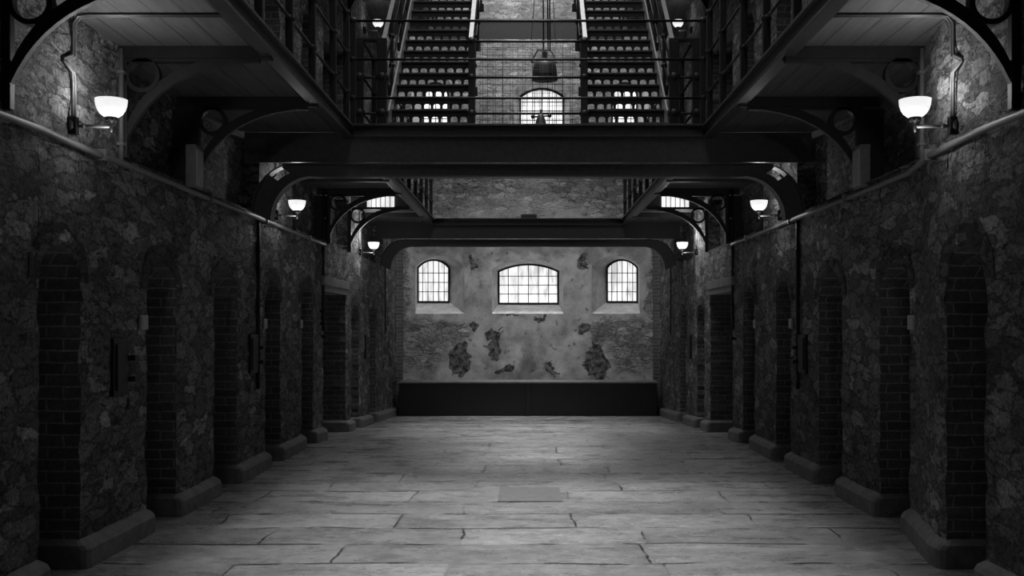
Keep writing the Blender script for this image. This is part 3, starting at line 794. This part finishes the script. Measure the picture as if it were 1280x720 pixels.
# ------------------------------------------------------------------ pipes and wall fittings
for s in (-1, 1):
    m = MB(); pts = [(s*(wall_x(s, d)-.045), d, 2.88+.012*noise.noise(Vector((d, 1, 2)))) for d in [2+0.45*i for i in range(31)]]
    m.tube(pts, 0.024, 10); o = m.build('wall_pipe', M['pipe'])
    for d in (5, 7.4, 9.9, 12, 14.4):
        c = MB(); x = s*wall_x(s, d); c.box(*sorted((x+s*.01, x-s*.082)), d-.015, d+.015, 2.84, 2.92); c.build('clip', M['pipe'], o)
    tag(o, 'long grey horizontal pipe running along the %s wall above the cell arches' % SIDE[s], 'pipe')
    for nm, d, z0, z1, r, mt, lab in (
        ('drop_pipe', 7.82, 2.85, DECK-.02, .02, 'pipe', 'grey vertical pipe beyond the nearest lamp on the %s wall'),
        ('drop_pipe', 11.8, .95, 2.9, .022, 'iron', 'dark vertical pipe on the %s wall below the footbridge knee'),
        ('drop_pipe', 13.62, 2.9, DECK-.02, .022, 'iron', 'dark vertical pipe beyond the second lamp on the %s wall'),
        ('drop_pipe', 15.55, 1.6, 3.7, .022, 'iron', 'dark vertical pipe beside the square doorway in the %s wall'),
        ('drop_pipe', 22.3, 1.5, 3.1, .012, 'iron', 'thin black cable dropping down the %s wall near its far corner')):
        m = MB(); x = s*(wall_x(s, d)-.02); m.tube([(x, d, z0), (x, d, (z0+z1)/2), (x, d, z1)], r, 8)
        if r > .015:
            for zz in (z0+.2*(z1-z0), z0+.8*(z1-z0)): m.box(x-.03, x+.03, d-.03, d+.03, zz-.012, zz+.012)
        tag(m.build(nm, M[mt]), lab % SIDE[s], 'pipe', 'vertical wall pipes')
    # brick pilaster strip in the far corner
    m = MB(); m.box(*sorted((s*(W-.13), s*(W+.05))), 24.3, D_END+.02, -.4, 3.7, bev=.01); struct(m.build('trim_%d' % (1 if s < 0 else 2), M['brick']), 'dark brick strip in the %s far corner' % SIDE[s])
    # junction box on the pipe
    d = 9.35; x = s*W
    root = thing('junction_box', 'grey metal junction box standing on the %s wall pipe' % SIDE[s], 'box', (x, d, 2.9), 'junction boxes')
    m = MB(); m.box(*sorted((x+s*.0, x-s*.09)), d, d+.2, 2.91, 3.3, bev=.006); m.build('body', M['pipe'], root)
    m = MB(); m.box(*sorted((x-s*.09, x-s*.104)), d+.008, d+.192, 2.93, 3.26, bev=.003); m.build('cover', M['sign'], root)
    # number plates by the cells
    for i, (d, t) in enumerate(((8.28, 'between the two nearest visible cell openings'), (12.1, 'beside the fourth cell opening'), (14.02, 'beside the fifth cell opening'))):
        x = s*(wall_x(s, d)-.012)
        m = MB(); m.box(*sorted((x, x-s*.018)), d-.075, d+.075, 1.635, 1.75, bev=.003)
        m.box(*sorted((x-s*.016, x-s*.022)), d-.06, d+.06, 1.655, 1.73)
        tag(m.build('wall_plate', M['sign']), 'small pale plate on the %s wall %s' % (SIDE[s], t), 'sign', 'small pale plates by the cells')
    # iron lock boxes
    for d0, d1, t in ([(7.66, 7.94, 'near lock box')] if s < 0 else [])+[(11.45, 11.75, 'far lock box')]:
        x = s*wall_x(s, d0)
        root = thing('lock_box', 'black iron %s with hinged cover on the %s wall' % (t if s < 0 else 'lock box', SIDE[s]), 'box', (x, d0, 1.3), 'iron lock boxes')
        m = MB(); m.box(*sorted((x+s*.03, x-s*.03)), d0, d1, 1.14, 1.57, bev=.006); m.build('frame', M['iron'], root)
        m = MB(); m.box(*sorted((x-s*.03, x-s*.045)), d0+.04, d1-.04, 1.18, 1.53, bev=.003); m.build('cover', M['dark'], root)
        for zz in (1.26, 1.42):
            m = MB(); m.box(*sorted((x-s*.04, x-s*.10)), d1-.05, d1+.05, zz-.02, zz+.02, bev=.006); m.build('hinge', M['iron'], root)
        m = MB(); m.tube([(x-s*.06, d1-.08, 1.12), (x-s*.06, d1-.08, 1.06)], .012, 6); m.ball((x-s*.06, d1-.08, 1.05), .022); m.build('padlock', M['steel'], root)
    # lintel slabs over the square doorway
    m = MB(); x = s*W; m.box(*sorted((x+s*.4, x-s*.05)), DOORWAY[0]-.12, DOORWAY[1]+.15, 2.36+floor_z(16.6), 2.50+floor_z(16.6), bev=.015)
    m.box(*sorted((x+s*.4, x-s*.03)), DOORWAY[0]-.05, DOORWAY[1]+.05, 2.27+floor_z(16.6), 2.36+floor_z(16.6), bev=.01)
    struct(m.build('trim_%d' % (3 if s < 0 else 4), M['plinth']), 'stone lintel over the square doorway in the %s wall' % SIDE[s])
    # iron pintles on the doorway edge
    for i, z in enumerate((1.89, 1.70, 1.51) if s < 0 else (1.48,)):
        d = 15.42; m = MB(); x = s*(W-.01); m.ball((x-s*.05, d, z), .035); m.box(*sorted((x+s*.03, x-s*.05)), d-.02, d+.02, z-.02, z+.02, bev=.004)
        t = ('top', 'middle', 'bottom')[i]+' of three black iron pintles left of the square doorway' if s < 0 else 'single black iron pintle by the square doorway of the right wall'
        tag(m.build('door_pintle', M['iron']), t, 'hook', 'iron pintles by the doorways')
    d = 19.6; m = MB(); x = s*W; m.box(*sorted((x+s*.02, x-s*.035)), d-.05, d+.1, 1.05, 1.5, bev=.006)  # raised black block standing for the dark of a wall slot
    tag(m.build('dark_slot', M['iron']), 'dark slot as black block between the two far cell openings of the %s wall' % SIDE[s], 'cover', 'dark slots')

# ------------------------------------------------------------------ stage at the end wall, floor cover
d = 23.7; zf = floor_z(d)
root = thing('stage_platform', 'long low black boarded stage across the foot of the end wall', 'stage', (0, d, zf))
for s in (-1, 1):
    x0, x1 = sorted((s*.03, s*2.94)); m = MB(); m.box(x0, x1, d, d+.03, zf-.02, .365, bev=.004); m.build('front_panel', M['bench'], root)
m = MB(); m.box(-.05, .05, d-.03, d+.02, zf-.02, .36, bev=.008); m.build('centre_post', M['dark'], root)
m = MB(); m.box(-2.96, 2.96, d-.05, D_END+.02, .365, .40, bev=.006); m.build('top_boards', M['benchtop'], root)
m = MB(); m.box(-2.93, 2.93, d+.05, D_END, zf-.1, .36); m.build('carcass', M['dark'], root)
m = MB(); m.box(-.29, .32, 9.85, 10.7, -.004, .006, bev=.002)
tag(m.build('floor_cover', M['cover']), 'dark rectangular cover slab set in the middle of the floor', 'floor cover')
# small block on the far footbridge
m = MB(); m.box(px(651, 21.1), px(671, 21.1), 21.05, 21.25, DECK+.08, DECK+.16, bev=.01)
m.box(px(654, 21.1), px(668, 21.1), 21.08, 21.22, DECK+.15, DECK+.17)
tag(m.build('bridge_block', M['iron']), 'small black block on the edge of the far footbridge', 'block')
